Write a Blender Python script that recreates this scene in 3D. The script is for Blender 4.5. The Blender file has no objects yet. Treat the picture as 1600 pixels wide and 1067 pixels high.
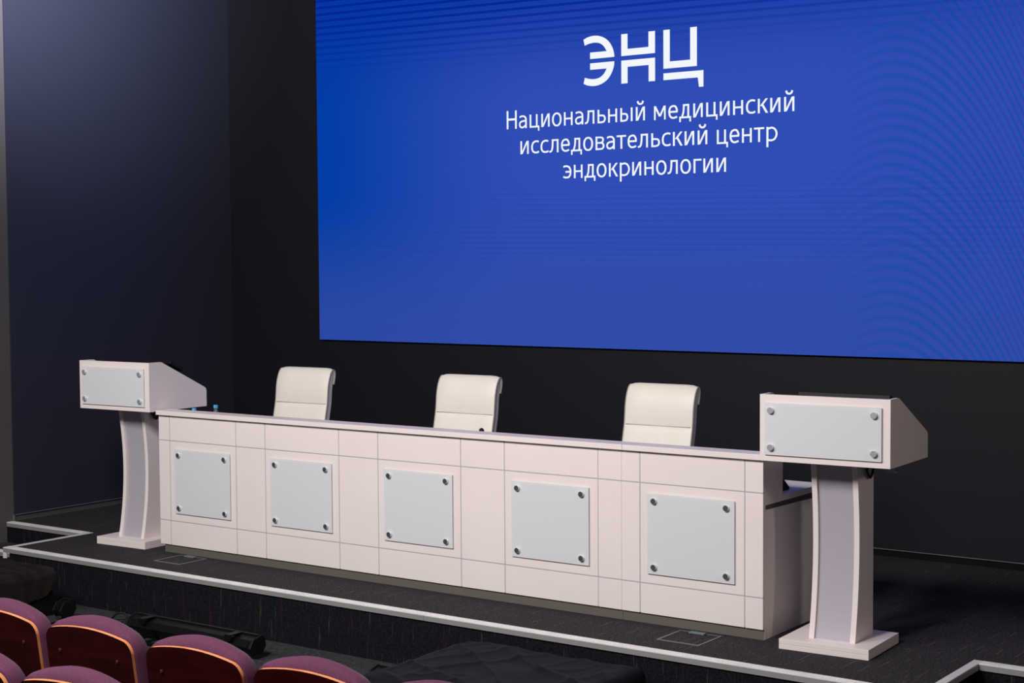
import bpy, bmesh, math, random
from mathutils import Vector, Matrix, noise
random.seed(7)
S = bpy.context.scene
COL = S.collection
R = math.radians

# ------------------------------------------------------------------ camera
CAM = dict(x=8.3294, y=-7.3929, z=1.9838, yaw=0.6251, pitch=-0.0508, roll=-0.0064, f=2483.83)
def make_camera():
    cy, sy = math.cos(CAM['yaw']), math.sin(CAM['yaw'])
    cp, sp = math.cos(CAM['pitch']), math.sin(CAM['pitch'])
    fw = Vector((-sy*cp, cy*cp, sp)); rt = Vector((cy, sy, 0)); up = rt.cross(fw)
    cr, sr = math.cos(CAM['roll']), math.sin(CAM['roll'])
    r2 = cr*rt + sr*up; u2 = -sr*rt + cr*up
    cd = bpy.data.cameras.new('camera'); cd.sensor_width = 36.0; cd.lens = CAM['f']/1600*36
    cd.clip_start = 0.05; cd.clip_end = 200
    o = bpy.data.objects.new('camera', cd); COL.objects.link(o)
    m = Matrix.Identity(4)
    for i in range(3):
        m[i][0] = r2[i]; m[i][1] = u2[i]; m[i][2] = -fw[i]
    m[0][3], m[1][3], m[2][3] = CAM['x'], CAM['y'], CAM['z']
    o.matrix_world = m
    S.camera = o
make_camera()
S.view_settings.view_transform = 'Standard'
S.view_settings.look = 'None'
S.view_settings.exposure = 0.0
S.view_settings.gamma = 1.0
S.view_settings.use_curve_mapping = False

# ------------------------------------------------------------------ world and hall lights
W = bpy.data.worlds.new('hall_ambient'); S.world = W; W.use_nodes = True
W.node_tree.nodes['Background'].inputs[0].default_value = (0.80, 0.82, 1.0, 1)
W.node_tree.nodes['Background'].inputs[1].default_value = 0.05

def area(name, loc, target, size, size_y, power, color):
    d = bpy.data.lights.new(name, 'AREA'); d.shape = 'RECTANGLE'; d.size = size; d.size_y = size_y
    d.energy = power; d.color = color
    o = bpy.data.objects.new(name, d); COL.objects.link(o); o.location = loc
    o.rotation_euler = (Vector(target)-Vector(loc)).to_track_quat('-Z', 'Y').to_euler()
    return o
# ceiling lamps over the front rows of the hall
area('hall_lamp', (0.2, -5.2, 4.4), (0.8, 0, 0.5), 1.4, 1.3, 115, (1.0, 0.945, 0.925))
area('hall_lamp', (2.3, -5.4, 4.4), (2.2, 0, 0.5), 1.4, 1.3, 150, (1.0, 0.945, 0.925))
area('hall_lamp', (4.25, -5.4, 4.4), (3.0, 0, 0.5), 0.8, 1.3, 245, (1.0, 0.945, 0.925))
def spot(name, loc, target, power, angle, blend, color, radius=0.15):
    d = bpy.data.lights.new(name, 'SPOT'); d.energy = power; d.spot_size = R(angle); d.spot_blend = blend
    d.color = color; d.shadow_soft_size = radius
    o = bpy.data.objects.new(name, d); COL.objects.link(o); o.location = loc
    o.rotation_euler = (Vector(target)-Vector(loc)).to_track_quat('-Z', 'Y').to_euler()
    return o
# weak warm fill added out of view to brighten the right-facing sides
spot('side_fill', (9.6, -1.6, 2.6), (4.4, 0.2, 0.75), 120, 38, 0.8, (1.0, 0.82, 0.70), 0.3)
# wall washer high on the left side of the stage
spot('wall_washer', (0.6, -1.2, 5.6), (-1.93, 0.0, 5.0), 2500, 78, 1.0, (0.80, 0.85, 1.0))

# ------------------------------------------------------------------ materials
def mat(name, color, rough=0.5, metal=0.0, spec=0.5, **kw):
    m = bpy.data.materials.new(name); m.use_nodes = True
    b = m.node_tree.nodes['Principled BSDF']
    b.inputs['Base Color'].default_value = (*color, 1)
    b.inputs['Roughness'].default_value = rough
    b.inputs['Metallic'].default_value = metal
    b.inputs['Specular IOR Level'].default_value = spec
    for k, v in kw.items():
        b.inputs[k.replace('_', ' ')].default_value = v
    return m
def nodes(m): return m.node_tree.nodes, m.node_tree.links, m.node_tree.nodes['Principled BSDF']
def add_noise(m, c1, c2, scale=(8, 8, 8), detail=4, bump=0.0, lo=0.35, hi=0.65, dist=0.01):
    n, l, b = nodes(m)
    tc = n.new('ShaderNodeTexCoord'); mp = n.new('ShaderNodeMapping'); mp.inputs['Scale'].default_value = scale
    nz = n.new('ShaderNodeTexNoise'); nz.inputs['Scale'].default_value = 1.0; nz.inputs['Detail'].default_value = detail
    cr = n.new('ShaderNodeValToRGB')
    cr.color_ramp.elements[0].position = lo; cr.color_ramp.elements[0].color = (*c1, 1)
    cr.color_ramp.elements[1].position = hi; cr.color_ramp.elements[1].color = (*c2, 1)
    l.new(tc.outputs['Object'], mp.inputs['Vector']); l.new(mp.outputs['Vector'], nz.inputs['Vector'])
    l.new(nz.outputs['Fac'], cr.inputs['Fac']); l.new(cr.outputs['Color'], b.inputs['Base Color'])
    if bump:
        bp = n.new('ShaderNodeBump'); bp.inputs['Strength'].default_value = bump; bp.inputs['Distance'].default_value = dist
        l.new(nz.outputs['Fac'], bp.inputs['Height']); l.new(bp.outputs['Normal'], b.inputs['Normal'])
    return m
def carpet(name, base, dark, streak_a, streak_b, axis):
    """Tufted carpet with sparse thin coloured streaks running along one axis."""
    m = mat(name, base, 0.95, spec=0.1)
    n, l, b = nodes(m)
    tc = n.new('ShaderNodeTexCoord')
    def noise_tex(scale, detail=2):
        mp = n.new('ShaderNodeMapping'); mp.inputs['Scale'].default_value = scale
        t = n.new('ShaderNodeTexNoise'); t.inputs['Scale'].default_value = 1; t.inputs['Detail'].default_value = detail
        l.new(tc.outputs['Object'], mp.inputs['Vector']); l.new(mp.outputs['Vector'], t.inputs['Vector'])
        return t
    def ramp(t, p0, c0, p1, c1):
        c = n.new('ShaderNodeValToRGB'); e = c.color_ramp.elements
        e[0].position = p0; e[0].color = (*c0, 1); e[1].position = p1; e[1].color = (*c1, 1)
        l.new(t.outputs['Fac'], c.inputs['Fac']); return c
    def mix(fac, a, bcol):
        x = n.new('ShaderNodeMix'); x.data_type = 'RGBA'
        l.new(fac, x.inputs['Factor']); l.new(a, x.inputs[6])
        if isinstance(bcol, tuple): x.inputs[7].default_value = (*bcol, 1)
        else: l.new(bcol, x.inputs[7])
        return x.outputs[2]
    lo, hi = 3.0, 130.0
    sc = {'Y': (hi, lo, hi), 'Z': (hi, hi, lo)}[axis]
    sc2 = {'Y': (hi*.7, lo*1.7, hi), 'Z': (hi*.7, hi, lo*1.7)}[axis]
    grain = ramp(noise_tex((95, 95, 95), 6), 0.36, dark, 0.64, tuple(min(1, c*1.5) for c in base))
    s1 = ramp(noise_tex(sc), 0.655, (0, 0, 0), 0.70, (1, 1, 1))
    s2 = ramp(noise_tex(sc2), 0.665, (0, 0, 0), 0.71, (1, 1, 1))
    c = mix(s1.outputs['Color'], grain.outputs['Color'], streak_a)
    c = mix(s2.outputs['Color'], c, streak_b)
    l.new(c, b.inputs['Base Color'])
    bp = n.new('ShaderNodeBump'); bp.inputs['Strength'].default_value = 0.5; bp.inputs['Distance'].default_value = 0.004
    g2 = noise_tex((260, 260, 260), 2); l.new(g2.outputs['Fac'], bp.inputs['Height']); l.new(bp.outputs['Normal'], b.inputs['Normal'])
    return m

M = {}
M['laminate'] = add_noise(mat('cream_laminate', (.80, .73, .715), .42, spec=.35), (.80, .725, .71), (.82, .745, .73), (3, 3, 3), 2)
M['seam'] = mat('grey_seam_strip', (.44, .40, .44), .5)
M['plinth'] = mat('taupe_plinth', (.125, .112, .098), .5)
M['groove'] = mat('dark_groove', (.006, .006, .007), .7, spec=.1)
M['groove_brown'] = mat('dark_brown_groove', (.10, .088, .084), .6)
M['silver'] = mat('silver_grey_laminate', (.47, .44, .50), .42, metal=.15)
M['glass'] = mat('frosted_glass', (.66, .70, .725), .30, spec=.4, Coat_Weight=.3, Coat_Roughness=.1)
M['rim'] = mat('pale_glass_rim', (.70, .72, .71), .2, spec=.5)
M['steel'] = mat('dark_brushed_steel', (.22, .22, .225), .38, metal=.85)
M['steel_light'] = mat('light_brushed_steel', (.50, .50, .51), .42, metal=.6)
M['steel_side'] = mat('polished_steel', (.80, .80, .80), .3, metal=.4)
M['alu'] = add_noise(mat('aluminium_nosing', (.72, .70, .71), .35), (.67, .655, .66), (.76, .74, .745), (6, 6, 6), 3)
M['alu_front'] = mat('dark_aluminium_lip', (.34, .33, .335), .5, metal=.35)  # nosing lip, darker and rougher than the top plate
M['alu_dim'] = mat('dull_aluminium', (.16, .18, .20), .5, metal=.3)
M['wall_navy'] = mat('dark_navy_paint', (.024, .026, .042), .5, spec=.4)
M['wall_back'] = mat('black_navy_paint', (.0068, .0066, .0112), .6, spec=.25)
M['wall_grey'] = mat('warm_grey_paint', (.085, .078, .080), .7, spec=.3)
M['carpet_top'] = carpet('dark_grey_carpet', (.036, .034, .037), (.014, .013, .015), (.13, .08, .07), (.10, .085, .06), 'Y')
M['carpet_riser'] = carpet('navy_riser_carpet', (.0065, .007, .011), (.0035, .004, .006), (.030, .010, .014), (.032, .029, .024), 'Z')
M['floor'] = add_noise(mat('grey_hall_carpet', (.035, .035, .04), .95, spec=.1), (.024, .024, .028), (.05, .05, .056), (60, 60, 60), 4, bump=.3)
M['leather'] = add_noise(mat('cream_leather', (.82, .78, .69), .45, spec=.4), (.81, .77, .68), (.84, .80, .71), (5, 5, 5), 2)
M['leather_seam'] = mat('leather_seam', (.50, .46, .40), .6)
M['leather_grey'] = mat('grey_piping', (.34, .34, .31), .5)
M['chrome'] = mat('chrome', (.7, .7, .72), .15, metal=1.0)
M['black'] = mat('black_plastic', (.005, .005, .006), .5, spec=.2)
M['black_metal'] = mat('black_metal', (.0035, .0033, .003), .42, spec=.25)
M['screen_black'] = mat('black_glossy_display', (.004, .004, .005), .12, spec=.5)
M['rubber'] = mat('black_rubber', (.008, .008, .009), .6)
M['cloth'] = add_noise(mat('black_cloth', (.006, .0055, .010), .7, spec=.12), (.0050, .0046, .0085), (.0080, .0074, .0130), (12, 12, 12), 4, bump=.15)
M['cloth_warm'] = add_noise(mat('brown_black_blanket', (.012, .010, .009), .9, spec=.1), (.008, .0068, .0068), (.018, .0150, .0135), (4, 14, 6), 4, bump=.3)
M['velour'] = add_noise(mat('plum_velour', (.104, .030, .068), .9, spec=.1, Sheen_Weight=.09, Sheen_Roughness=.5), (.082, .023, .054), (.126, .038, .083), (260, 260, 260), 4, bump=.25, dist=.002)
M['mahogany'] = add_noise(mat('dark_mahogany', (.020, .0012, .0008), .3, spec=.15), (.013, .0008, .0006), (.028, .0018, .0012), (3, 3, 26), 5)
M['ply_edge'] = add_noise(mat('orange_ply_edge', (.62, .24, .10), .4, spec=.4), (.56, .20, .08), (.68, .28, .12), (20, 20, 20), 3)
M['brass'] = mat('dark_copper_bolt', (.07, .018, .012), .4, metal=.4)
M['cap_blue'] = mat('blue_bottle_cap', (.05, .42, .80), .4)
M['pet'] = mat('clear_plastic', (.75, .85, .95), .08, Transmission_Weight=.9, IOR=1.2)
M['acrylic'] = mat('smoky_acrylic', (.34, .44, .44), .15, Transmission_Weight=.5, IOR=1.4)
M['lens'] = mat('dark_lens_strip', (.004, .004, .005), .3, spec=.15)

def screen_material():
    m = bpy.data.materials.new('blue_led_image'); m.use_nodes = True
    n, l = m.node_tree.nodes, m.node_tree.links
    n.clear()
    out = n.new('ShaderNodeOutputMaterial'); em = n.new('ShaderNodeEmission')
    l.new(em.outputs[0], out.inputs[0])
    tc = n.new('ShaderNodeTexCoord'); sp = n.new('ShaderNodeSeparateXYZ'); l.new(tc.outputs['Object'], sp.inputs[0])
    X, Z = sp.outputs['X'], sp.outputs['Z']
    def val(v):
        return v
    def mth(op, a, b=None, c=None, clamp=False):
        x = n.new('ShaderNodeMath'); x.operation = op; x.use_clamp = clamp
        for i, v in enumerate((a, b, c)):
            if v is None: continue
            if isinstance(v, (int, float)): x.inputs[i].default_value = v
            else: l.new(v, x.inputs[i])
        return x.outputs[0]
    def sstep(v, a, b):
        x = n.new('ShaderNodeMapRange'); x.interpolation_type = 'SMOOTHSTEP'
        l.new(v, x.inputs[0]); x.inputs[1].default_value = a; x.inputs[2].default_value = b
        x.inputs[3].default_value = 0; x.inputs[4].default_value = 1; return x.outputs[0]
    def mixc(f, a, b):
        x = n.new('ShaderNodeMix'); x.data_type = 'RGBA'; l.new(f, x.inputs[0])
        for i, v in ((6, a), (7, b)):
            if isinstance(v, tuple): x.inputs[i].default_value = (*v, 1)
            else: l.new(v, x.inputs[i])
        return x.outputs[2]
    # base blue of the slide: purer blue at the left edge and top, greyer towards the bottom
    c = mixc(sstep(X, -0.9, 1.6), SCR['left'], SCR['mid'])
    c = mixc(sstep(Z, 4.3, 3.1), SCR['top'], c)
    c = mixc(mth('MULTIPLY', sstep(Z, 2.6, 1.3), .8), c, SCR['low'])
    # the row pattern of the LED tiles near the top
    zz = mth('ADD', Z, mth('MULTIPLY', X, 0.018))
    rows = mth('SINE', mth('MULTIPLY', zz, 2*math.pi/0.055))
    rows = mth('MULTIPLY', sstep(rows, 0.0, 0.95), sstep(mth('ADD', zz, mth('MULTIPLY', X, -.012)), 3.42, 4.05))
    c = mixc(mth('MULTIPLY', rows, .95), c, (.0, .018, .28))
    # curved bands on the right of the wall
    dx = mth('SUBTRACT', X, 4.22)
    rr = mth('ADD', Z, mth('MULTIPLY', mth('MULTIPLY', dx, dx), 1.25))
    rings = sstep(mth('SINE', mth('MULTIPLY', rr, 2*math.pi/0.083)), -.5, 1.0)
    amt = mth('MULTIPLY', sstep(X, 3.55, 4.7), sstep(Z, 4.2, 3.5))
    c = mixc(mth('MULTIPLY', mth('MULTIPLY', rings, amt), .62), c, (.003, .070, .36))
    fine = mth('SINE', mth('MULTIPLY', mth('ADD', X, mth('MULTIPLY', Z, .55)), 2*math.pi/0.05))
    c = mixc(mth('MULTIPLY', mth('MULTIPLY', sstep(fine, .2, 1.0), sstep(X, 4.1, 5.0)), .40), c, (.055, .045, .42))
    # faint level bands across the middle
    band = mth('SINE', mth('MULTIPLY', zz, 2*math.pi/0.041))
    bm_ = mth('MULTIPLY', sstep(Z, 2.75, 2.35), sstep(Z, 1.75, 2.15))
    c = mixc(mth('MULTIPLY', mth('MULTIPLY', sstep(band, 0, 1), bm_), .18), c, (.01, .035, .33))
    l.new(c, em.inputs[0]); em.inputs[1].default_value = 1.0
    return m
SCR = dict(left=(.0, .048, .375), mid=(.029, .075, .465), top=(.002, .035, .36), low=(.030, .072, .37))
M['screen'] = screen_material()
def emis(name, color, strength):
    m = bpy.data.materials.new(name); m.use_nodes = True
    n, l = m.node_tree.nodes, m.node_tree.links; n.clear()
    out = n.new('ShaderNodeOutputMaterial'); em = n.new('ShaderNodeEmission'); l.new(em.outputs[0], out.inputs[0])
    em.inputs[0].default_value = (*color, 1); em.inputs[1].default_value = strength
    return m
M['letters'] = emis('white_led_letters', (.90, .95, 1.0), 0.98)

# ------------------------------------------------------------------ mesh helpers
def link(name, bm, materials, parent=None, smooth=False, loc=None):
    me = bpy.data.meshes.new(name); bm.normal_update(); bm.to_mesh(me); bm.free()
    if not isinstance(materials, (list, tuple)): materials = [materials]
    for m in materials: me.materials.append(m)
    o = bpy.data.objects.new(name, me); COL.objects.link(o)
    if smooth:
        for p in me.polygons: p.use_smooth = True
        me.set_sharp_from_angle(angle=R(42))
    if parent: o.parent = parent
    if loc: o.location = loc
    return o
def box(bm, x0, x1, y0, y1, z0, z1, bevel=0.0, mi=0, seg=2):
    v = [bm.verts.new((x, y, z)) for x in (x0, x1) for y in (y0, y1) for z in (z0, z1)]
    q = [(0, 1, 3, 2), (4, 6, 7, 5), (0, 4, 5, 1), (2, 3, 7, 6), (0, 2, 6, 4), (1, 5, 7, 3)]
    fs = [bm.faces.new([v[i] for i in f]) for f in q]
    for f in fs: f.material_index = mi
    if bevel:
        es = list({e for f in fs for e in f.edges})
        r = bmesh.ops.bevel(bm, geom=es, offset=bevel, segments=seg, profile=.5, affect='EDGES')
        for f in r['faces']: f.material_index = mi
def prism(bm, pts, axis, a, b, mi=0, bevel=0.0):
    """Extrude a 2-D outline along one axis: X -> pts are (y,z); Y -> (x,z); Z -> (x,y)."""
    def p3(p, t):
        return {'X': (t, p[0], p[1]), 'Y': (p[0], t, p[1]), 'Z': (p[0], p[1], t)}[axis]
    A = [bm.verts.new(p3(p, a)) for p in pts]; B = [bm.verts.new(p3(p, b)) for p in pts]
    n = len(pts); fs = [bm.faces.new(A), bm.faces.new(list(reversed(B)))]
    for i in range(n):
        j = (i+1) % n; fs.append(bm.faces.new((A[j], A[i], B[i], B[j])))
    for f in fs: f.material_index = mi
    bmesh.ops.recalc_face_normals(bm, faces=fs)
    if bevel:
        es = [e for e in {e for f in fs[:2] for e in f.edges}]
        r = bmesh.ops.bevel(bm, geom=es, offset=bevel, segments=2, profile=.5, affect='EDGES')
        for f in r['faces']: f.material_index = mi
    return fs
def lathe(bm, prof, cx=0, cy=0, cz=0, seg=20, axis='Z', mi=0):
    """prof: list of (radius, height)."""
    rings = []
    for r, h in prof:
        ring = []
        for i in range(seg):
            a = 2*math.pi*i/seg; c, s = r*math.cos(a), r*math.sin(a)
            p = {'Z': (cx+c, cy+s, cz+h), 'Y': (cx+c, cy+h, cz+s), 'X': (cx+h, cy+c, cz+s)}[axis]
            ring.append(bm.verts.new(p))
        rings.append(ring)
    fs = []
    for A, B in zip(rings, rings[1:]):
        for i in range(seg):
            j = (i+1) % seg; fs.append(bm.faces.new((A[i], A[j], B[j], B[i])))
    fs.append(bm.faces.new(list(reversed(rings[0])))); fs.append(bm.faces.new(rings[-1]))
    for f in fs: f.material_index = mi
    bmesh.ops.recalc_face_normals(bm, faces=fs)
def tube(bm, pts, r, seg=8, mi=0):
    pts = [Vector(p) for p in pts]; rings = []
    for i, p in enumerate(pts):
        t = (pts[min(i+1, len(pts)-1)]-pts[max(i-1, 0)]).normalized()
        a = Vector((0, 0, 1)) if abs(t.z) < .9 else Vector((1, 0, 0))
        u = t.cross(a).normalized(); v = t.cross(u).normalized()
        rings.append([bm.verts.new(p+u*r*math.cos(2*math.pi*k/seg)+v*r*math.sin(2*math.pi*k/seg)) for k in range(seg)])
    fs = []
    for A, B in zip(rings, rings[1:]):
        for k in range(seg):
            j = (k+1) % seg; fs.append(bm.faces.new((A[k], A[j], B[j], B[k])))
    fs += [bm.faces.new(rings[0]), bm.faces.new(list(reversed(rings[-1])))]
    for f in fs: f.material_index = mi; f.smooth = True
    bmesh.ops.recalc_face_normals(bm, faces=fs)
def spline(ctrl, n=8):
    P = [Vector(p) for p in ctrl]; P = [2*P[0]-P[1]]+P+[2*P[-1]-P[-2]]; out = []
    for i in range(1, len(P)-2):
        for k in range(n):
            t = k/n; a, b, c, d = P[i-1:i+3]
            out.append(.5*((2*b)+(-a+c)*t+(2*a-5*b+4*c-d)*t*t+(-a+3*b-3*c+d)*t**3))
    out.append(P[-2]); return out
def tag(o, label=None, cat=None, group=None, kind=None):
    if label: o['label'] = label
    if cat: o['category'] = cat
    if group: o['group'] = group
    if kind: o['kind'] = kind
    return o
def empty(name, loc=(0, 0, 0), rz=0.0):
    o = bpy.data.objects.new(name, None); COL.objects.link(o); o.empty_display_size = .1
    o.location = loc; o.rotation_euler = (0, 0, rz); return o
def copy_tree(o, parent=None):
    c = o.copy(); COL.objects.link(c)
    if parent: c.parent = parent
    for ch in list(o.children): copy_tree(ch, c)
    return c
def struct(name, bm, m, smooth=False):
    return tag(link(name, bm, m, smooth=smooth), kind='structure')

# ------------------------------------------------------------------ the setting
FZ = -0.31                     # hall floor, the stage floor being z = 0
TZ = FZ/2                      # side step
SF, SN = -0.53, -0.466         # stage front, back edge of its nosing
NB = 0.226                     # back of the side steps
XL, XR = -0.985, 5.632         # the stage between the side steps
XW, YB = -1.921, 2.576         # left wall, back wall
XE = 9.0

bm = bmesh.new(); box(bm, XW-.06, XE, -7.0, SF+.02, FZ-.1, FZ); struct('floor', bm, M['floor'])
bm = bmesh.new(); box(bm, 1.2, 8.0, -7.0, -3.78, FZ, FZ+.1); struct('floor_seating_tier', bm, M['floor'])
# stage floor: one slab with a notch at either side
bm = bmesh.new()
prism(bm, [(XL, SN), (XR, SN), (XR, NB), (XE, NB), (XE, YB+.1), (XW-.02, YB+.1), (XW-.02, NB), (XL, NB)], 'Z', -.03, 0.0)
struct('stage', bm, M['carpet_top'])
bm = bmesh.new(); box(bm, XL+.012, XR-.012, SF+.012, SN+.2, FZ, -.03)
box(bm, XW-.02, XL+.02, NB-.052, NB+.1, FZ, -.03); box(bm, XR-.02, XE, NB-.052, NB+.1, FZ, -.03)
box(bm, XL+.012, XL+.1, SF+.02, NB, FZ, -.03); box(bm, XR-.1, XR-.012, SF+.02, NB, FZ, -.03)
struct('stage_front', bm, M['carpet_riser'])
bm = bmesh.new(); box(bm, XW-.02, XL+.012, -.05, NB-.052, FZ, TZ); struct('step_left', bm, M['carpet_top'])
bm = bmesh.new(); box(bm, XR-.012, XE, -.05, NB-.052, FZ, TZ); struct('step_right', bm, M['carpet_top'])
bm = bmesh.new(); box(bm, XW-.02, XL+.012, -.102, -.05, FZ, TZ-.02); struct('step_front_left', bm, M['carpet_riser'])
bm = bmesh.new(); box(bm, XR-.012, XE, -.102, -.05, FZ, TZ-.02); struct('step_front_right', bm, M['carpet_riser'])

n_ = 0
def trim(bm, m):
    global n_; n_ += 1; return struct('trim_%d' % n_, bm, m)
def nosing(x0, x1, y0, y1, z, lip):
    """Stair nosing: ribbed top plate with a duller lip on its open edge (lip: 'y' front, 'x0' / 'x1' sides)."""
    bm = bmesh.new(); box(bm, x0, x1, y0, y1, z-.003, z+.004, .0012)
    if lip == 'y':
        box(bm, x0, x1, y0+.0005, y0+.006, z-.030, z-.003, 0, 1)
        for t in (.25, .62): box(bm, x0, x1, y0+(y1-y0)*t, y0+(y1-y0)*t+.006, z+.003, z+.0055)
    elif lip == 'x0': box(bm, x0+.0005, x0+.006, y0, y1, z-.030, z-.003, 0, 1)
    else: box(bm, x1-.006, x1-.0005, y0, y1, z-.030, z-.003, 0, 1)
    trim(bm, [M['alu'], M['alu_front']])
JX = 2.75
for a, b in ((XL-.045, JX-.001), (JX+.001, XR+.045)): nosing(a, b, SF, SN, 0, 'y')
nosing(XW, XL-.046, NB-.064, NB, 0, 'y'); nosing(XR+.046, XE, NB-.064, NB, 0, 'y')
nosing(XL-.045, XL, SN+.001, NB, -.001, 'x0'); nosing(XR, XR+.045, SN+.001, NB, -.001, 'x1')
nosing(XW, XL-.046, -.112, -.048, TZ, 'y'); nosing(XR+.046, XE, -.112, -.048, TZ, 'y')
bm = bmesh.new(); box(bm, XL-.045, XL-.012, SF-.001, SF+.012, FZ, -.031, .002); trim(bm, M['alu'])

# walls
bm = bmesh.new(); box(bm, XW-.3, XW-.012, -7.0, YB+.3, FZ-.1, 7.0); struct('wall_left', bm, M['wall_grey'])
bm = bmesh.new(); box(bm, XW-.012, XW, NB+.012, YB, .052, 7.0); struct('wall_left_panel', bm, M['wall_navy'])
bm = bmesh.new(); box(bm, XW-.3, XE, YB+.012, YB+.3, FZ-.1, 7.0); struct('wall_back', bm, M['groove'])
bm = bmesh.new(); box(bm, XW-.012, XE, YB, YB+.012, .052, 7.0); struct('wall_back_panel', bm, M['wall_back'])
bm = bmesh.new(); box(bm, XW-.011, XW+.003, NB+.008, YB-.003, .046, .053); box(bm, XW-.012, XW+.003, NB+.004, NB+.014, .004, .053)
struct('baseboard_left', bm, M['alu_dim'])
bm = bmesh.new(); box(bm, XW+.004, XE, YB-.003, YB+.011, .047, .052); struct('baseboard_back', bm, M['alu_dim'])

# ------------------------------------------------------------------ LED screen
SY = 2.536
GST, GHB = 76, 64                                  # stem and bar weight in a 500-unit x-height
def stroke(pts, w0, w1=None, n=7):
    """A pen stroke along a curve; returns quads. w0 is used on upright runs, w1 on level runs."""
    w1 = w1 or w0
    P = [Vector((x, y, 0)) for x, y in pts]; P = spline(P, n) if len(P) > 2 else P
    L, Rr = [], []
    for i, p in enumerate(P):
        t = (P[min(i+1, len(P)-1)]-P[max(i-1, 0)]).normalized()
        w = (w0*abs(t.y)+w1*abs(t.x))/max(1e-6, abs(t.x)+abs(t.y))/2
        nrm = Vector((-t.y, t.x, 0))*w; L.append(p+nrm); Rr.append(p-nrm)
    return [[(L[i].x, L[i].y), (L[i+1].x, L[i+1].y), (Rr[i+1].x, Rr[i+1].y), (Rr[i].x, Rr[i].y)] for i in range(len(P)-1)]
def rc(x0, y0, x1, y1): return [[(x0, y0), (x1, y0), (x1, y1), (x0, y1)]]
def para(x0, y0, x1, y1, w): return [[(x0, y0), (x0+w, y0), (x1+w, y1), (x1, y1)]]
def ring(cx, cy, rx, ry, sx, sy, n=40):
    f = lambda a, q, r: (cx+q*math.copysign(abs(math.cos(a))**.92, math.cos(a)), cy+r*math.copysign(abs(math.sin(a))**.92, math.sin(a)))
    out = []
    for i in range(n):
        a, b = 2*math.pi*i/n, 2*math.pi*(i+1)/n
        out.append([f(a, rx, ry), f(b, rx, ry), f(b, rx-sx, ry-sy), f(a, rx-sx, ry-sy)])
    return out
def g_i(w): return rc(0, 0, GST, 500)+rc(w-GST, 0, w, 500)+para(GST*.35, 10, w-GST*1.35, 490, GST)
def g_soft(w): return rc(0, 0, GST, 500)+stroke([(GST*.5, 284), (w*.48, 284), (w*.78, 258), (w-GST*.5, 160), (w*.78, 62), (w*.48, GHB*.5), (GST*.5, GHB*.5)], GST, GHB)
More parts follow.
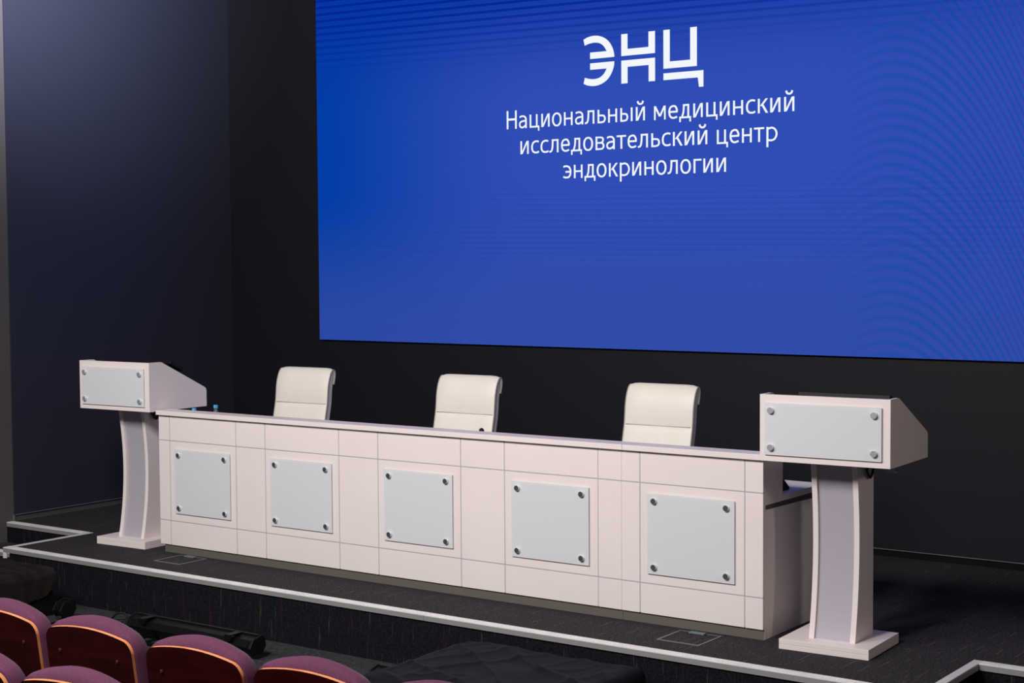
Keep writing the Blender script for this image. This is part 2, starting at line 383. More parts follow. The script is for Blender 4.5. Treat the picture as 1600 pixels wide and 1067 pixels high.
def glyph(c):
    """Outline pieces, width, left and right bearing of one letter."""
    S_, H_ = GST, GHB
    if c == 'Н': w = 470; return rc(0, 0, S_+4, 702)+rc(w-S_-4, 0, w, 702)+rc(S_, 328, w-S_, 406), w, 74, 62
    if c == 'а': w = 370; return stroke([(38, 428), (110, 458), (185, 464), (265, 444), (w-S_*.62, 380), (w-S_*.5, 290), (w-S_*.5, 0)], S_, H_)+stroke([(w-S_*.5, 282), (230, 280), (120, 258), (54, 205), (44, 135), (74, 62), (150, 34), (228, 50), (300, 100), (w-S_*.5, 150)], S_-6, H_), w, 34, 62
    if c == 'ц': w = 446; return rc(0, 0, S_, 500)+rc(290, 0, 290+S_, 500)+rc(0, 0, w, H_)+rc(w-H_, -128, w, H_), w, 68, 22
    if c == 'и': w = 380; return g_i(w), w, 68, 68
    if c == 'й': w = 380; return g_i(w)+stroke([(76, 712), (108, 632), (w/2, 600), (w-108, 632), (w-76, 712)], 76, 66), w, 68, 68
    if c == 'о': w = 428; return ring(w/2, 250, w/2, 262, S_+2, H_), w, 38, 38
    if c == 'н': w = 386; return rc(0, 0, S_, 500)+rc(w-S_, 0, w, 500)+rc(S_, 224, w-S_, 224+H_), w, 68, 68
    if c == 'л': w = 412; return rc(w-S_, 0, w, 500)+rc(112, 500-H_, w, 500)+stroke([(156, 470), (150, 330), (138, 190), (112, 90), (66, 42), (-4, 34)], S_, H_), w, 12, 68
    if c == 'ь': w = 358; return g_soft(w), w, 68, 30
    if c == 'ы': w = 520; return g_soft(338)+rc(w-S_, 0, w, 500), w, 68, 68
    if c == 'м': w = 480; return rc(0, 0, S_-8, 500)+rc(w-S_+8, 0, w, 500)+para(w/2-41, 120, 0, 500, 82)+para(w/2-41, 120, w-82, 500, 82), w, 66, 66
    if c == 'е': w = 396; return stroke([(w-46, 232), (w-44, 330), (w-104, 440), (206, 464), (104, 428), (54, 340), (44, 245), (66, 125), (140, 50), (232, 36), (w-34, 72)], S_, H_)+rc(60, 222, w-20, 222+66), w, 38, 32
    if c == 'д': w = 476; return rc(0, 0, w, H_)+rc(0, -128, H_+2, H_)+rc(w-H_-2, -128, w, H_)+rc(146, 500-H_, 402, 500)+rc(402-S_, 0, 402, 500)+stroke([(188, 480), (182, 340), (162, 190), (108, 40)], S_-4), w, 20, 20
    if c == 'с': w = 366; return stroke([(w-14, 440), (290, 462), (218, 464), (112, 424), (56, 330), (44, 240), (62, 128), (130, 54), (222, 36), (300, 44), (w-8, 72)], S_, H_), w, 38, 22
    if c == 'к': w = 392; return rc(0, 0, S_, 500)+para(78, 246, 292, 500, 90)+para(w-92, 0, 122, 296, 92), w, 68, 10
    if c == 'т': w = 398; return rc(0, 500-H_, w, 500)+rc(w/2-S_/2, 0, w/2+S_/2, 500), w, 18, 18
    if c == 'в': w = 384; return rc(0, 0, S_, 500)+stroke([(S_*.5, 464), (200, 464), (300, 440), (322, 372), (296, 296), (200, 266), (S_*.5, 266)], S_-4, H_-6)+stroke([(180, 266), (296, 246), (w-S_*.5, 150), (304, 58), (200, 36), (S_*.5, 36)], S_, H_), w, 68, 34
    if c == 'р': w = 424; return rc(0, -196, S_, 500)+stroke([(S_*.4, 424), (140, 458), (222, 464), (326, 412), (w-S_*.5, 300), (w-S_*.5-4, 190), (318, 80), (212, 36), (130, 38), (S_*.4, 52)], S_, H_), w, 68, 36
    if c == 'э': w = 374; return stroke([(10, 440), (84, 462), (154, 464), (264, 424), (w-54, 330), (w-44, 244), (w-62, 130), (246, 54), (150, 36), (72, 44), (4, 72)], S_, H_)+rc(104, 218, w-40, 218+66), w, 24, 38
    if c == 'г': w = 320; return rc(0, 0, S_, 500)+rc(0, 500-H_, w, 500), w, 68, 8
def text_bm(body, x0, x1, z, xh, y):
    """One word of flat letters, fitted between x0 and x1 on the baseline z."""
    polys, pen = [], 0
    for i, c in enumerate(body):
        ps, w, lb, rb = glyph(c)
        if i: pen += lb
        polys += [[(x+pen, yy) for x, yy in p] for p in ps]; pen += w; end = pen; pen += rb
    sx, sz = (x1-x0)/end, xh/500
    bm = bmesh.new()
    for p in polys: bm.faces.new([bm.verts.new((x0+x*sx, y, z+yy*sz)) for x, yy in p])
    return bm
def screen():
    root = empty('led_screen', (2.33, YB, 1.33))
    tag(root, 'giant blue LED screen on the back wall with white Cyrillic lettering', 'screen')
    def rel(o): o.location = Vector(o.location)-Vector(root.location); o.parent = root; return o
    x0, x1, z0, z1 = -.838, 5.49, 1.330, 4.90
    bm = bmesh.new(); box(bm, x0, x1, SY+.001, YB-.001, z0, z1); rel(link('screen_cabinet', bm, M['black']))
    bm = bmesh.new(); vs = [bm.verts.new((x, SY, z)) for x, z in ((x0, z0), (x1, z0), (x1, z1), (x0, z1))]; bm.faces.new(vs)
    bmesh.ops.recalc_face_normals(bm, faces=bm.faces[:])
    rel(link('display_panel', bm, M['screen']))
    y0, y1 = SY-.0012, SY-.0002
    bm = bmesh.new()
    def arc(cx, cz, rx, rz, a0, a1, n=18): return [(cx+rx*math.cos(R(a0+(a1-a0)*i/n)), cz+rz*math.sin(R(a0+(a1-a0)*i/n))) for i in range(n+1)]
    up = arc(1.930, 3.455, .172, .178, 3.5, 124) + list(reversed(arc(1.930, 3.460, .116, .122, 26, 136)))
    def upper():
        sm = lambda c: [(p.x, p.y) for p in spline([(x, z, 0) for x, z in c], 6)]
        outer = sm([(2.102, 3.465), (2.098, 3.500), (2.080, 3.545), (2.050, 3.585), (2.010, 3.613), (1.962, 3.629), (1.915, 3.632), (1.870, 3.625), (1.834, 3.611)])
        inner = sm([(1.845, 3.567), (1.880, 3.577), (1.925, 3.582), (1.970, 3.576), (2.003, 3.557), (2.022, 3.536), (2.036, 3.512)])
        return outer+inner+[(1.892, 3.512), (1.892, 3.465)]
    U = upper(); D = [(x, 2*3.4490-z) for x, z in U]
    polys = [U, D,
        [(2.162, 3.622), (2.215, 3.622), (2.215, 3.513), (2.392, 3.513), (2.392, 3.622), (2.446, 3.622), (2.446, 3.465), (2.162, 3.465)],
        [(2.162, 3.432), (2.446, 3.432), (2.446, 3.266), (2.393, 3.266), (2.393, 3.384), (2.215, 3.384), (2.215, 3.266), (2.162, 3.266)],
        [(2.516, 3.621), (2.568, 3.621), (2.568, 3.395), (2.734, 3.395), (2.734, 3.621), (2.788, 3.621), (2.788, 3.347), (2.516, 3.347)],
        [(2.516, 3.314), (2.840, 3.314), (2.840, 3.199), (2.805, 3.199), (2.795, 3.266), (2.516, 3.266)]]
    for p in polys: prism(bm, p, 'Y', y0, y1)
    rel(link('logo', bm, M['letters']))
    for body, a, b, z in (('Национальный', 1.128, 2.361, 2.990), ('медицинский', 2.437, 3.540, 2.986),
                          ('исследовательский', 1.256, 2.871, 2.794), ('центр', 2.947, 3.414, 2.790), ('эндокринологии', 1.648, 3.019, 2.595)):
        rel(link('lettering', text_bm(body, a, b, z, .099, SY-.0008), M['letters']))
screen()

# ------------------------------------------------------------------ long desk
VX = [0.1066, 0.7431, 1.0107, 1.6512, 1.9728, 2.6145, 2.9346, 3.5763, 3.7300, 3.8484, 4.4863]
DW = 4.592
H1, H2, HB, HT = .7714, .2222, .0559, .945
def standoff_bm(r=.0165, depth=.026):
    """Steel stud of a glass panel: polished side, dark brushed cap facing the hall."""
    bm = bmesh.new()
    lathe(bm, [(r*.8, depth), (r*.8, .012), (r, .012), (r, 0.001), (r*.95, 0)], axis='Y', seg=24, mi=1)
    for f in bm.faces:
        if f.calc_center_median().y < .0008 and len(f.verts) > 4: f.material_index = 0
    return bm
standoff_meshes = {}
def glass(parent, x0, x1, z0, z1, y, insx, insz, cap='steel', gap=.005):
    """Frosted pane standing off the board on four steel studs; y is the board's face."""
    bm = bmesh.new(); yf = y-gap-.006; rim = .009
    box(bm, x0+rim, x1-rim, yf, yf+.006, z0+rim, z1-rim, 0, 0)
    for a, b, c, d in ((x0, x1, z0, z0+rim), (x0, x1, z1-rim, z1), (x0, x0+rim, z0+rim, z1-rim), (x1-rim, x1, z0+rim, z1-rim)):
        box(bm, a, b, yf+.0005, yf+.0055, c, d, 0, 1)
    g = link('glass_panel', bm, [M['glass'], M['rim']], parent)
    for sx in (x0+insx, x1-insx):
        for sz in (z0+insz, z1-insz):
            if cap not in standoff_meshes:
                s = link('standoff', standoff_bm(), [M[cap], M['steel_side']], g); standoff_meshes[cap] = s.data
            else:
                s = bpy.data.objects.new('standoff', standoff_meshes[cap]); COL.objects.link(s); s.parent = g
            s.location = (sx, yf-.014, sz)
    return g
def desk():
    root = empty('conference_desk', (0, 0, 0))
    tag(root, 'long cream panelled presidium desk with five frosted glass squares, standing on the stage', 'desk')
    # seam strips behind the tiles
    bm = bmesh.new(); box(bm, .002, DW-.002, .0012, .018, HB+.003, HT-.001); link('seam_strip', bm, M['seam'], root)
    bm = bmesh.new(); g = .0031
    xs = [0]+VX+[DW]; zs = [HB, H2, H1, HT]
    for i in range(len(xs)-1):
        for j in range(3):
            a = xs[i]+(g if i else 0); b = xs[i+1]-(g if i < len(xs)-2 else 0)
            if i == 7: b = xs[i+1]-.0015
            if xs[i] == 3.73: a = xs[i]+.0008
            if xs[i+1] == 3.73: b = xs[i+1]-.0008
            box(bm, a, b, 0, .016, zs[j]+(g if j else 0), zs[j+1]-(g if j < 2 else 0), .0006, seg=1)
    link('front_panel', bm, M['laminate'], root)
    for a, b in ((-.004, 3.746), (3.7475, DW+.012)):
        bm = bmesh.new(); box(bm, a, b, -.022, .115, HT, .975, .0015); link('shelf', bm, M['laminate'], root)
    bm = bmesh.new(); box(bm, .03, 3.729, .012, .03, 0, HB+.002); box(bm, 3.7305, DW-.002, .012, .03, 0, HB+.002)
    link('plinth', bm, M['plinth'], root)
    for x0, x1, gx in ((0, .025, -.001), (DW-.025, DW, DW-.0005)):
        bm = bmesh.new()
        prism(bm, ([(.0165, HB+.003), (.09, HB+.003), (.09, 0)] if x0 == 0 else [(.0165, 0)])+[(.72, 0), (.72, .671), (.027, .681), (.027, .7055), (.75, .7055), (.75, .7365), (.227, .7365), (.227, HT-.001), (.0165, HT-.001)], 'X', x0, x1)
        link('end_panel', bm, M['laminate'], root)
        bm = bmesh.new(); box(bm, x0+.004, x1-.004, .03, .72, .672, .706); link('end_groove', bm, M['groove_brown'], root)
    bm = bmesh.new(); box(bm, .026, DW-.026, .205, .226, .737, HT-.001); link('back_panel', bm, M['laminate'], root)
    bm = bmesh.new(); box(bm, .0255, DW-.0255, .04, .75, .706, .7365, .001); link('worktop', bm, M['laminate'], root)
    for c in (.427, 1.330, 2.292, 3.255, 4.165):
        glass(root, c-.2655, c+.2655, .279, .718, 0, .045, .039)
desk()

# ------------------------------------------------------------------ lecterns
def lectern(X, Y, rz, label):
    root = empty('lectern', (X, Y, 0), rz); tag(root, label, 'lectern', 'lecterns at the ends of the desk')
    w, d, h = .2385, .4349, .052
    bm = bmesh.new(); box(bm, -w, w, 0, d, 0, h/2-.0006, .0012); box(bm, -w, w, 0, d, h/2+.0006, h, .0015); box(bm, -w+.002, w-.002, .002, d-.002, h/2-.002, h/2+.002)
    link('base', bm, M['laminate'], root)
    yf0, yfm, yf1, yb, z1 = .091, .1455, .104, .343, .966
    def yfront(z):
        t = (z-h)/(z1-h)                                # parabola through bottom, middle, top
        return yf0*(1-t)*(1-2*t)+yfm*4*t*(1-t)+yf1*t*(2*t-1)
    N = 20; zz = [h+(z1-h)*i/N for i in range(N+1)]
    for a, b in ((-.114, -.0855), (.1055, .134)):
        bm = bmesh.new(); prism(bm, [(yfront(z), z) for z in zz]+[(yb, z1), (yb, h)], 'X', a, b, bevel=.001)
        link('side_panel', bm, M['laminate'], root)
    bm = bmesh.new(); prism(bm, [(yfront(z)+.014, z) for z in zz]+[(yfront(z)+.026, z) for z in reversed(zz)], 'X', -.085, .105)
    o = link('column_panel', bm, M['silver'], root)
    # box of the reading desk
    cx, hw = .0216, .3418
    y0, z0, zt, zb, t1, D = -.0543, .9649, 1.302, 1.0937, .1178, .5534
    bm = bmesh.new(); box(bm, cx-hw, cx+hw, y0, y0+.018, z0, zt, .0012); link('front_panel', bm, M['laminate'], root)
    rc = .022; yl = y0+D
    prof = [(y0+.0185, z0), (yl, z0)]
    sl = Vector((t1-D, zt-zb)).normalized()
    k = Vector((yl, zb)); p0 = k+Vector((0, -rc)); p1 = k+sl*rc
    for i in range(7):
        t = i/6; q = (1-t)**2*p0+2*t*(1-t)*k+t*t*p1; prof.append((q.x, q.y))
    k = Vector((y0+t1, zt)); p0 = k-sl*.008; p1 = k+Vector((-.008, 0))
    for i in range(4):
        t = i/3; q = (1-t)**2*p0+2*t*(1-t)*k+t*t*p1; prof.append((q.x, q.y))
    prof.append((y0+.0185, zt))
    for a, b in ((cx-hw, cx-hw+.018), (cx+hw-.018, cx+hw)):
        bm = bmesh.new(); prism(bm, prof, 'X', a, b); link('cheek_panel', bm, M['laminate'], root)
    bm = bmesh.new(); box(bm, cx-hw+.0185, cx+hw-.0185, y0+.0185, yl-.001, z0+.002, z0+.02); link('bottom_panel', bm, M['laminate'], root)
    bm = bmesh.new(); ax, bx = cx-hw+.0185, cx+hw-.0185
    prism(bm, [(y0+.0185, zt-.02), (y0+t1, zt-.045), (yl-.01, zb-.03), (yl-.01, zb-.045), (y0+t1, zt-.06), (y0+.0185, zt-.035)], 'X', ax, bx)
    link('reading_surface', bm, M['black'], root)
    # glass plate with studs
    glass(root, cx-.313, cx+.300, .998, 1.261, y0, .036, .038, 'steel_light')
    return root
LR = lectern(4.9711, -.0906, .0476, 'cream lectern with frosted glass front at the near right end of the desk')
LL = lectern(-.376, -.0345, .0487, 'cream lectern with frosted glass front at the far left end of the desk')
def monitor(X, Y, rz, x0, x1, ytop, label):
    root = empty('lectern_monitor', (X, Y, 0), rz); tag(root, label, 'monitor', 'monitors in the lecterns')
    ang = math.atan2(-.478, 1)
    bm = bmesh.new(); L = .135
    box(bm, 0, x1-x0, 0, L, -.026, 0, .004); bz = link('casing', bm, M['black'], root, loc=(x0, ytop, 1.306)); bz.rotation_euler = (ang, 0, 0)
    bm = bmesh.new(); box(bm, .012, x1-x0-.012, .012, L-.010, -.001, .0008); s = link('display', bm, M['screen_black'], root, loc=(x0, ytop, 1.306)); s.rotation_euler = (ang, 0, 0)
    bm = bmesh.new(); box(bm, (x1-x0)/2-.06, (x1-x0)/2+.06, .04, .10, -.056, -.026); s = link('stand', bm, M['black'], root, loc=(x0, ytop, 1.306)); s.rotation_euler = (ang, 0, 0)
    return root
monitor(4.9711, -.0906, .0476, -.205, .285, .165, 'black monitor sunk in the right lectern, only its top edge showing')
monitor(-.376, -.0345, .0487, -.215, .335, .185, 'black monitor sunk in the left lectern, only its top edge showing')
# cables and bracket hanging under the lecterns
def lectern_cable(X, Y, rz, ctrl, label):
    root = empty('cable', (X, Y, 0), rz)
    bm = bmesh.new(); tube(bm, spline(ctrl, 8), .007); o = link('cable', bm, M['rubber'])
    bpy.data.objects.remove(root)
    o.location = (X, Y, 0); o.rotation_euler = (0, 0, rz)
    tag(o, label, 'cable')
lectern_cable(4.9711, -.0906, .0476, [(.150, .20, .962), (.148, .21, .91), (.15, .25, .875), (.15, .29, .91), (.148, .27, .95), (.15, .22, .935), (.15, .20, .92), (.15, .24, .962)],
    'black cable looped under the right lectern beside its column')
lectern_cable(-.376, -.0345, .0487, [(.146, .17, .962), (.146, .18, .925), (.15, .205, .89), (.152, .23, .895), (.15, .235, .93), (.148, .21, .94), (.15, .195, .91), (.152, .22, .905), (.15, .24, .962)],
    'black cable bunched under the left lectern beside its column')
bm = bmesh.new(); box(bm, .170, .245, .338, .342, .890, .9655); box(bm, .170, .245, .338, .39, .890, .894)
o = link('acrylic_bracket', bm, M['acrylic'], loc=(4.9711, -.0906, 0)); o.rotation_euler = (0, 0, .0476)
tag(o, 'small smoky acrylic bracket hanging under the right lectern', 'bracket')

# ------------------------------------------------------------------ chairs
def chair_proto():
    root = empty('office_chair'); hw = .239
    # front face of the back in side view (y, z): curls backwards at the top
    front = spline([(-.045, .56, 0), (-.028, .70, 0), (-.008, .82, 0), (.006, .885, 0), (.024, .965, 0), (.032, 1.03, 0), (.038, 1.085, 0), (.052, 1.14, 0), (.070, 1.180, 0), (.090, 1.202, 0), (.108, 1.206, 0), (.120, 1.192, 0), (.121, 1.16, 0), (.113, 1.125, 0), (.104, 1.10, 0)], 6)
    n = len(front)
    seam_i = min(range(n), key=lambda i: abs(front[i].y-.962) + (10 if i > n*.6 else 0))
    def slab(i0, i1, x0, x1, t, puff, name, m, off=0.0):
        bm = bmesh.new(); NX = 14; rows = []
        for i in range(i0, i1+1):
            p = front[i]; q = front[min(i+1, n-1)]-front[max(i-1, 0)]
            nrm = Vector((-q.y, q.x, 0)).normalized()
            if nrm.x > 0 and i < n*.5: nrm = -nrm
            v = (i-i0)/(i1-i0); rowf, rowb = [], []
            for j in range(NX+1):
                u = j/NX
                e = min(1.0, (min(u, 1-u)*9))**.5*min(1.0, min(v, 1-v)*10+.02)**.5
                fo = off+puff*e
                x = x0+(x1-x0)*u
                f = p+nrm*fo; kt = max(0, min(1, (i/n-.55)/.2)); b = p-nrm*(t*(1-kt)+min(t, .020)*kt)
                rowf.append(bm.verts.new((x, f.x, f.y))); rowb.append(bm.verts.new((x, b.x, b.y)))
            rows.append((rowf, rowb))
        for (a, b), (c, d) in zip(rows, rows[1:]):
            for j in range(NX):
                bm.faces.new((a[j], a[j+1], c[j+1], c[j])); bm.faces.new((b[j], d[j], d[j+1], b[j+1]))
            bm.faces.new((a[0], c[0], d[0], b[0])); bm.faces.new((a[NX], b[NX], d[NX], c[NX]))
        f0, b0 = rows[0]; f1, b1 = rows[-1]
        for j in range(NX):
            bm.faces.new((f0[j], b0[j], b0[j+1], f0[j+1])); bm.faces.new((f1[j], f1[j+1], b1[j+1], b1[j]))
        bmesh.ops.recalc_face_normals(bm, faces=bm.faces[:])
        return link(name, bm, m, root, smooth=True)
    slab(0, seam_i, -hw, hw, .012, .012, 'back_cushion', M['leather'])
    slab(seam_i, n-1, -hw, hw, .012, .012, 'headrest', M['leather'])
    slab(0, n-1, -hw+.003, hw-.003, .052, -.004, 'back_shell', M['leather'], -.010)
    bm = bmesh.new(); q = front[seam_i]; tube(bm, [(-hw+.012, q.x-.0025, q.y), (hw-.012, q.x-.0025, q.y)], .0035, 6); link('seam', bm, M['leather_seam'], root)
    def edge(x):
        bm = bmesh.new(); tube(bm, [(x, p.x+.012*0, p.y) for p in front], .0042, 6); return bm
    for x in (-hw, hw): link('piping', edge(x), M['leather_grey'], root)
    bm = bmesh.new(); box(bm, -.25, .25, -.50, -.03, .44, .52, .03, seg=3); link('seat', bm, M['leather'], root, smooth=True)
    bm = bmesh.new(); lathe(bm, [(.05, .44), (.05, .40), (.026, .38), (.026, .12), (.04, .12), (.04, .07)], cy=-.25); link('gas_column', bm, M['chrome'], root)
    for k in range(5):
        a = 2*math.pi*k/5+.3; c, s = math.cos(a), math.sin(a)
        bm = bmesh.new(); tube(bm, [(c*.03, -.25+s*.03, .11), (c*.18, -.25+s*.18, .095), (c*.30, -.25+s*.30, .072)], .017); link('base_arm', bm, M['chrome'], root)
        bm = bmesh.new(); lathe(bm, [(.022, -.018), (.028, -.01), (.028, .01), (.022, .018)], c*.30, -.25+s*.30, .0285, axis='X', seg=14); link('caster', bm, M['rubber'], root)
    return root
chair = chair_proto()
for i, (x, y, rz, lab) in enumerate(((.368, 1.0, .07, 'cream leather office chair behind the desk, farthest from the camera at left'),
                                     (1.860, 1.0, .04, 'cream leather office chair behind the middle of the desk'),
                                     (3.358, 1.0, .02, 'cream leather office chair behind the desk, nearest the right lectern'))):
    o = chair if i == 0 else copy_tree(chair)
    o.location = (x, y, 0); o.rotation_euler = (0, 0, rz); tag(o, lab, 'chair', 'cream chairs behind the desk')

# ------------------------------------------------------------------ things on the desk
def bottle(x, y, h, label):
    root = empty('water_bottle', (x, y, .737)); tag(root, label, 'bottle', 'water bottles on the desk')
    bm = bmesh.new(); k = h-.022
    lathe(bm, [(.026, 0), (.029, .006), (.029, k*.66), (.027, k*.72), (.018, k*.88), (.0125, k*.95), (.0125, k+.004)], seg=24); link('bottle_body', bm, M['pet'], root, smooth=True)
    bm = bmesh.new(); lathe(bm, [(.0150, k), (.0155, k+.002), (.0155, h-.003), (.0135, h)], seg=24); link('bottle_cap', bm, M['cap_blue'], root)
bottle(.063, .268, .233, 'small water bottle at the desk end, only its blue cap clear of the shelf')
bottle(.108, .43, .246, 'clear water bottle with a blue cap and bare neck showing above the desk shelf')
root = empty('microphone', (2.373, .50, .737)); tag(root, 'black gooseneck microphone on the desk before the middle chair', 'microphone')
bm = bmesh.new(); box(bm, -.05, .05, -.06, .06, .0, .035, .008); link('microphone_base', bm, M['black'], root)
bm = bmesh.new(); tube(bm, spline([(.03, 0, .03), (.03, .0, .11), (.015, .02, .175), (-.004, .04, .190)], 8), .004); link('gooseneck', bm, M['black'], root)
bm = bmesh.new(); tube(bm, [(.006, .03, .186), (-.012, .045, .189), (-.030, .06, .183)], .012, 10); link('microphone_head', bm, M['black'], root)
bm = bmesh.new(); prism(bm, [(.335, .7375), (.425, .7375), (.425, .752), (.36, .80), (.335, .80)], 'X', 4.40, 4.535, bevel=.003)
o = link('conference_unit', bm, M['black']); tag(o, 'black wedge-shaped conference unit on the worktop at the right desk end', 'conference unit')

# ------------------------------------------------------------------ floor boxes in the stage
def hatch(x0, x1, y0, y1, label, plate):
    root = empty('floor_box', (x0, y0, 0)); tag(root, label, 'floor box', 'floor boxes before the desk')
    w, d = x1-x0, y1-y0; t = .011
    bm = bmesh.new()
    for a in ((0, w, 0, t), (0, w, d-t, d), (0, t, t, d-t), (w-t, w, t, d-t)): box(bm, *a, 0.0005, .0035)
    link('frame', bm, M['alu_dim'], root)
    bm = bmesh.new(); box(bm, t, w-t, t, d-t, .0005, .0025); link('lid', bm, M['carpet_top'], root)
    bm = bmesh.new(); box(bm, w*.30, w*.66, d-.045, d-.012, .003, .012, .002); link('cable_flap', bm, M['alu_dim'], root)
hatch(4.122, 4.376, -.292, -.040, 'metal-framed carpeted floor box before the right end of the desk', 0)
hatch(.232, .486, -.275, -.030, 'metal-framed carpeted floor box before the left end of the desk', 0)

# ------------------------------------------------------------------ audience seats
def rounded_outline(hw, z0, z1, rad, arch, taper=0.0):
    """Seat back outline: flat bottom, arched top edge running smoothly into rounded corners. Returns (x, z)."""
    xr = hw-rad*.9
    for _ in range(30):
        th = math.atan(2*arch/xr); cx_ = xr-rad*math.sin(th); xr += (hw-(cx_+rad))*.8
    th = math.atan(2*arch/xr); cx_ = xr-rad*math.sin(th); cz_ = z1-arch-rad*math.cos(th)
    n, m = 9, 16
    right = [(cx_+rad*math.cos(t*(math.pi/2-th)/n), cz_+rad*math.sin(t*(math.pi/2-th)/n)) for t in range(n+1)]
    top = [(xr-2*xr*i/m, z1-arch*((xr-2*xr*i/m)/xr)**2) for i in range(1, m)]
    left = [(-x, z) for x, z in reversed(right)]
    return [(-hw+taper, z0), (hw-taper, z0)]+right+top+left
def seat_proto():
    root = empty('auditorium_seat')
    tilt = .13
    def place(o): o.rotation_euler = (tilt, 0, 0); o.location = (0, 0, .403)   # pivot at seat height
    H = .43
    # plywood shell: mahogany face with an orange edge
    bm = bmesh.new()
    out = rounded_outline(.262, -.12, H, .058, .022, -.008)
    fs = prism(bm, out, 'Y', -.001, .013)
    for f in fs[2:]: f.material_index = 1
    place(link('back_shell', bm, [M['mahogany'], M['ply_edge']], root))
    # padded velour cushion in front of it
    bm = bmesh.new(); rings = []
    prof = [(.0135, -.008, -.002, .058, .022), (.018, .004, .014, .07, .026), (.035, .010, .030, .09, .034), (.055, .010, .034, .10, .038), (.085, .005, .026, .10, .038), (.100, -.010, .008, .10, .038), (.108, -.045, -.025, .09, .036)]
    for y, gx, gz, rd, ar in prof:
        o2 = rounded_outline(.262+gx, -.10, H+gz, rd, ar, -.008)
        rings.append([bm.verts.new((x, y, z)) for x, z in o2])
    n = len(rings[0])
    for A, B in zip(rings, rings[1:]):
        for i in range(n):
            j = (i+1) % n; bm.faces.new((A[i], A[j], B[j], B[i]))
    bm.faces.new(list(reversed(rings[0]))); bm.faces.new(rings[-1])
    bmesh.ops.recalc_face_normals(bm, faces=bm.faces[:])
    place(link('back_cushion', bm, M['velour'], root, smooth=True))
    for x in (-.178, .172):
        bm = bmesh.new(); lathe(bm, [(.0085, -.001), (.0085, -.004), (.005, -.0065)], x, -.0005, .315, axis='Y', seg=14)
        place(link('bolt', bm, M['brass'], root))
    bm = bmesh.new(); box(bm, -.235, .235, .10, .52, .36, .46, .035, seg=3); link('seat_cushion', bm, M['velour'], root, smooth=True)
    for x in (-.285, .285):
        bm = bmesh.new(); box(bm, x-.006, x+.006, .05, .44, .0, .54, .004); link('side_support', bm, M['black_metal'], root)
    return root
seat = seat_proto(); first = True
FRONT = [(2.652, 'plum seat with dark wooden back, leftmost in the front row and cut by the frame'),
         (3.238, 'plum seat with dark wooden back, second from left in the front row'),
         (3.846, 'plum seat with dark wooden back, in front of the black LED bar, third from left'),
         (4.433, 'plum seat with dark wooden back beside the black cloth, fourth in the front row'),
         (5.024, 'plum seat top just showing at the bottom edge below the black cloth')]
SECOND = [(3.575, 'plum seat back top in the bottom left corner, second row'),
          (4.160, 'plum seat back top at the bottom edge, second row, right of the corner one')]
for row, y, z, grp in ((FRONT, -3.22, FZ-.0, 'front row seats'), (SECOND, -4.05, FZ+.1, 'second row seats')):
    for x, lab in row:
        o = seat if first else copy_tree(seat); first = False
        o.location = (x, y, z); tag(o, lab, 'seat', grp)

# ------------------------------------------------------------------ black cloths, LED bars and cable before the stage
def drape(name, cx, cy, hx, hy, ztop, zbot, flare, amp, seed, m, fold=9.0, n=110, hem=0.0):
    """A cloth thrown over a box: flat wrinkled top, folds falling to the floor."""
    bm = bmesh.new(); ext = 1.55; g = []
    for i in range(n+1):
        row = []
        for j in range(n+1):
            u, v = -ext+2*ext*i/n, -ext+2*ext*j/n
            r = max(abs(u), abs(v)); k = 1.0
            if r > 1: k = 1/r
            a = math.atan2(v*k*hy, u*k*hx)
            p = Vector((u*k*hx, v*k*hy, 0))
            nz = noise.fractal(Vector((p.x*2.6+seed, p.y*2.6, seed)), 1.0, 2.0, 4)
            c1 = noise.noise(Vector((p.x*2.2+p.y*3.4+seed, (p.y-p.x)*.9, seed*2)))
            c2 = noise.noise(Vector((p.x*5.1-p.y*2.2+seed, (p.y+p.x)*1.6, seed*3)))
            ridge = (1-min(1, abs(c1)*3.2))**2*.9+(1-min(1, abs(c2)*3.5))**2*.5
            if r <= 1:
                e = max(0, (r-.92)/.08); inner = 1-max(0, (r-.8)/.2)*.6
                z = ztop+amp*(nz*.35+.55*ridge)*inner-.012*e*e
            else:
                t = (r-1)/(ext-1)
                zb2 = zbot+hem*nz*1.6; z = (ztop-.02)*(1-t)+zb2*t+amp*nz*(1-t)*.6
                wob = .5+.5*math.sin(a*fold*2+seed+2*nz)
                out = flare*t*(.5+.8*wob)+.012*math.sin(min(1, t*6)*math.pi/2)
                d = Vector((u/r if abs(u) == r else u/r*.9, v/r if abs(v) == r else v/r*.9, 0))
                p += d*out
            row.append(bm.verts.new((cx+p.x, cy+p.y, max(z, zbot-hem))))
        g.append(row)
    for i in range(n):
        for j in range(n):
            bm.faces.new((g[i][j], g[i+1][j], g[i+1][j+1], g[i][j+1]))
    bmesh.ops.recalc_face_normals(bm, faces=bm.faces[:])
    return link(name, bm, m, smooth=True)
o = drape('cloth_cover', 3.69, -1.10, .545, .475, -.06, FZ+.003, .02, .030, 3.1, M['cloth'])
tag(o, 'black cloth draped over a low box before the middle of the stage', 'cloth')
bm = bmesh.new(); box(bm, -1.48, -.135, -1.27, -.805, FZ, -.012, .006)
for zz in (-.10, -.20): box(bm, -.136, -.131, -1.262, -.813, zz-.004, zz+.004)
o = link('equipment_case', bm, M['black']); tag(o, 'black equipment case at the far left before the stage, covered by a blanket', 'case')
o = drape('blanket', -.808, -1.038, .682, .242, .004, -.125, .0, .030, 8.4, M['cloth_warm'], hem=.07)
tag(o, 'crumpled brownish black blanket thrown over the equipment case at far left', 'blanket')

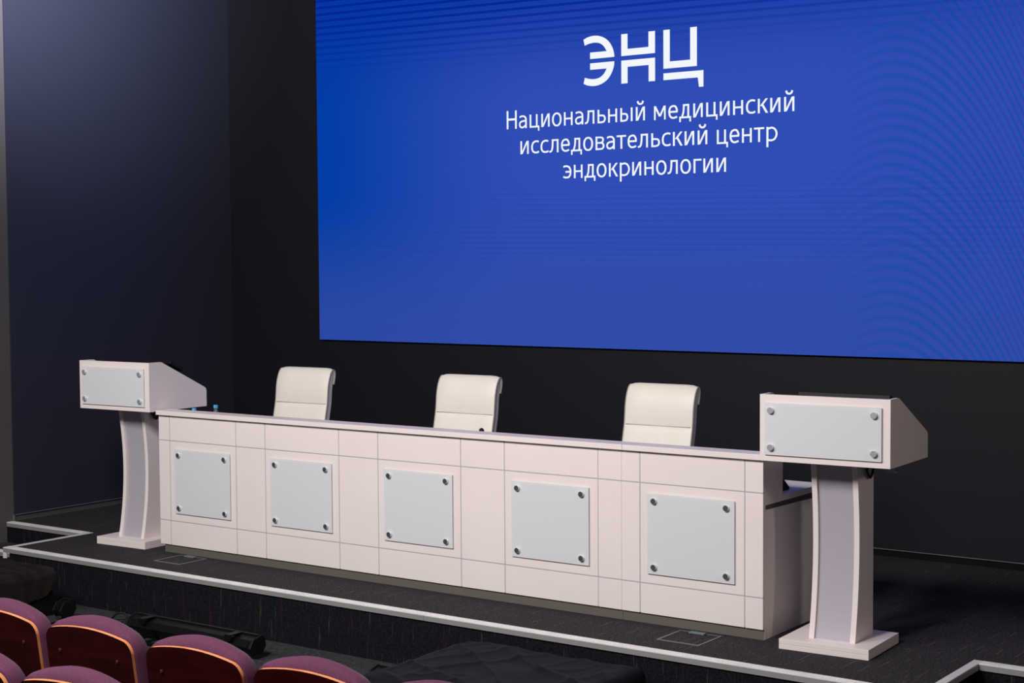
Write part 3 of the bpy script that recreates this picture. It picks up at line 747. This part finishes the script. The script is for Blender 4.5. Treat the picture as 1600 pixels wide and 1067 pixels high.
def led_bar(x, y, rz, label, L=1.08):
    root = empty('led_bar', (x, y, FZ), rz); tag(root, label, 'stage light', 'LED bars on the floor before the stage')
    def sec(s=1.0):
        return [(-.055*s, .0), (-.030*s, -.040*s), (.035*s, -.040*s), (.060*s, .0), (.050*s, .050*s), (.030*s, .058*s), (-.030*s, .040*s)]
    zc = .075
    bm = bmesh.new(); prism(bm, [(a, b+zc) for a, b in sec()], 'X', .014, L-.010); link('housing', bm, M['black_metal'], root)
    bm = bmesh.new(); box(bm, .02, L-.02, .020, .040, zc+.052, zc+.066, .003); link('top_rail', bm, M['black_metal'], root)
    bm = bmesh.new(); prism(bm, [(-.0565, zc+.002), (-.0325, zc+.039), (-.0345, zc+.041), (-.0585, zc+.004)], 'X', .03, L-.03); link('lens_strip', bm, M['lens'], root)
    for a, b in ((0, .014), (L-.010, L)):
        bm = bmesh.new(); prism(bm, [(p, q+zc) for p, q in sec(1.14)], 'X', a, b, bevel=.002); link('end_cap', bm, M['black'], root)
    for xx in ((.14, L-.20) if L > .5 else ()):
        bm = bmesh.new(); box(bm, xx, xx+.05, -.066, .034, zc+.058, zc+.064); box(bm, xx, xx+.05, -.070, -.064, zc+.03, zc+.064)
        link('clamp', bm, M['black_metal'], root)
    bm = bmesh.new()
    for xx in ((.20, L-.24) if L > .5 else (L*.4,)): box(bm, xx, xx+.03, -.13, .07, .0, .006); box(bm, xx, xx+.03, -.012, .012, .006, zc-.03)
    if L > .5: tube(bm, [(.16, -.125, .012), (L-.30, -.125, .012)], .012); tube(bm, [(.16, -.125, .012), (.20, -.05, .03)], .008)
    link('stand', bm, M['black_metal'], root)
    return root
led_bar(.74, -.90, .0, 'black LED bar light lying before the stage behind the third seat')
led_bar(.02, -.88, .0, 'short black floor light poking out beside the black blanket', .085)
led_bar(2.80, -1.02, .0, 'short black floor light poking out beside the draped black cloth', .24)
bm = bmesh.new(); tube(bm, spline([(.125, -.74, FZ+.008), (.18, -.73, FZ+.008), (.24, -.72, FZ+.008), (.30, -.70, FZ+.008), (.36, -.70, FZ+.05), (.44, -.70, FZ+.06), (.50, -.74, FZ+.03), (.52, -.80, FZ+.01), (.58, -.84, FZ+.06)], 8), .007)
o = link('cable', bm, M['rubber']); tag(o, 'black cable looping on the hall floor between two LED bars', 'cable')
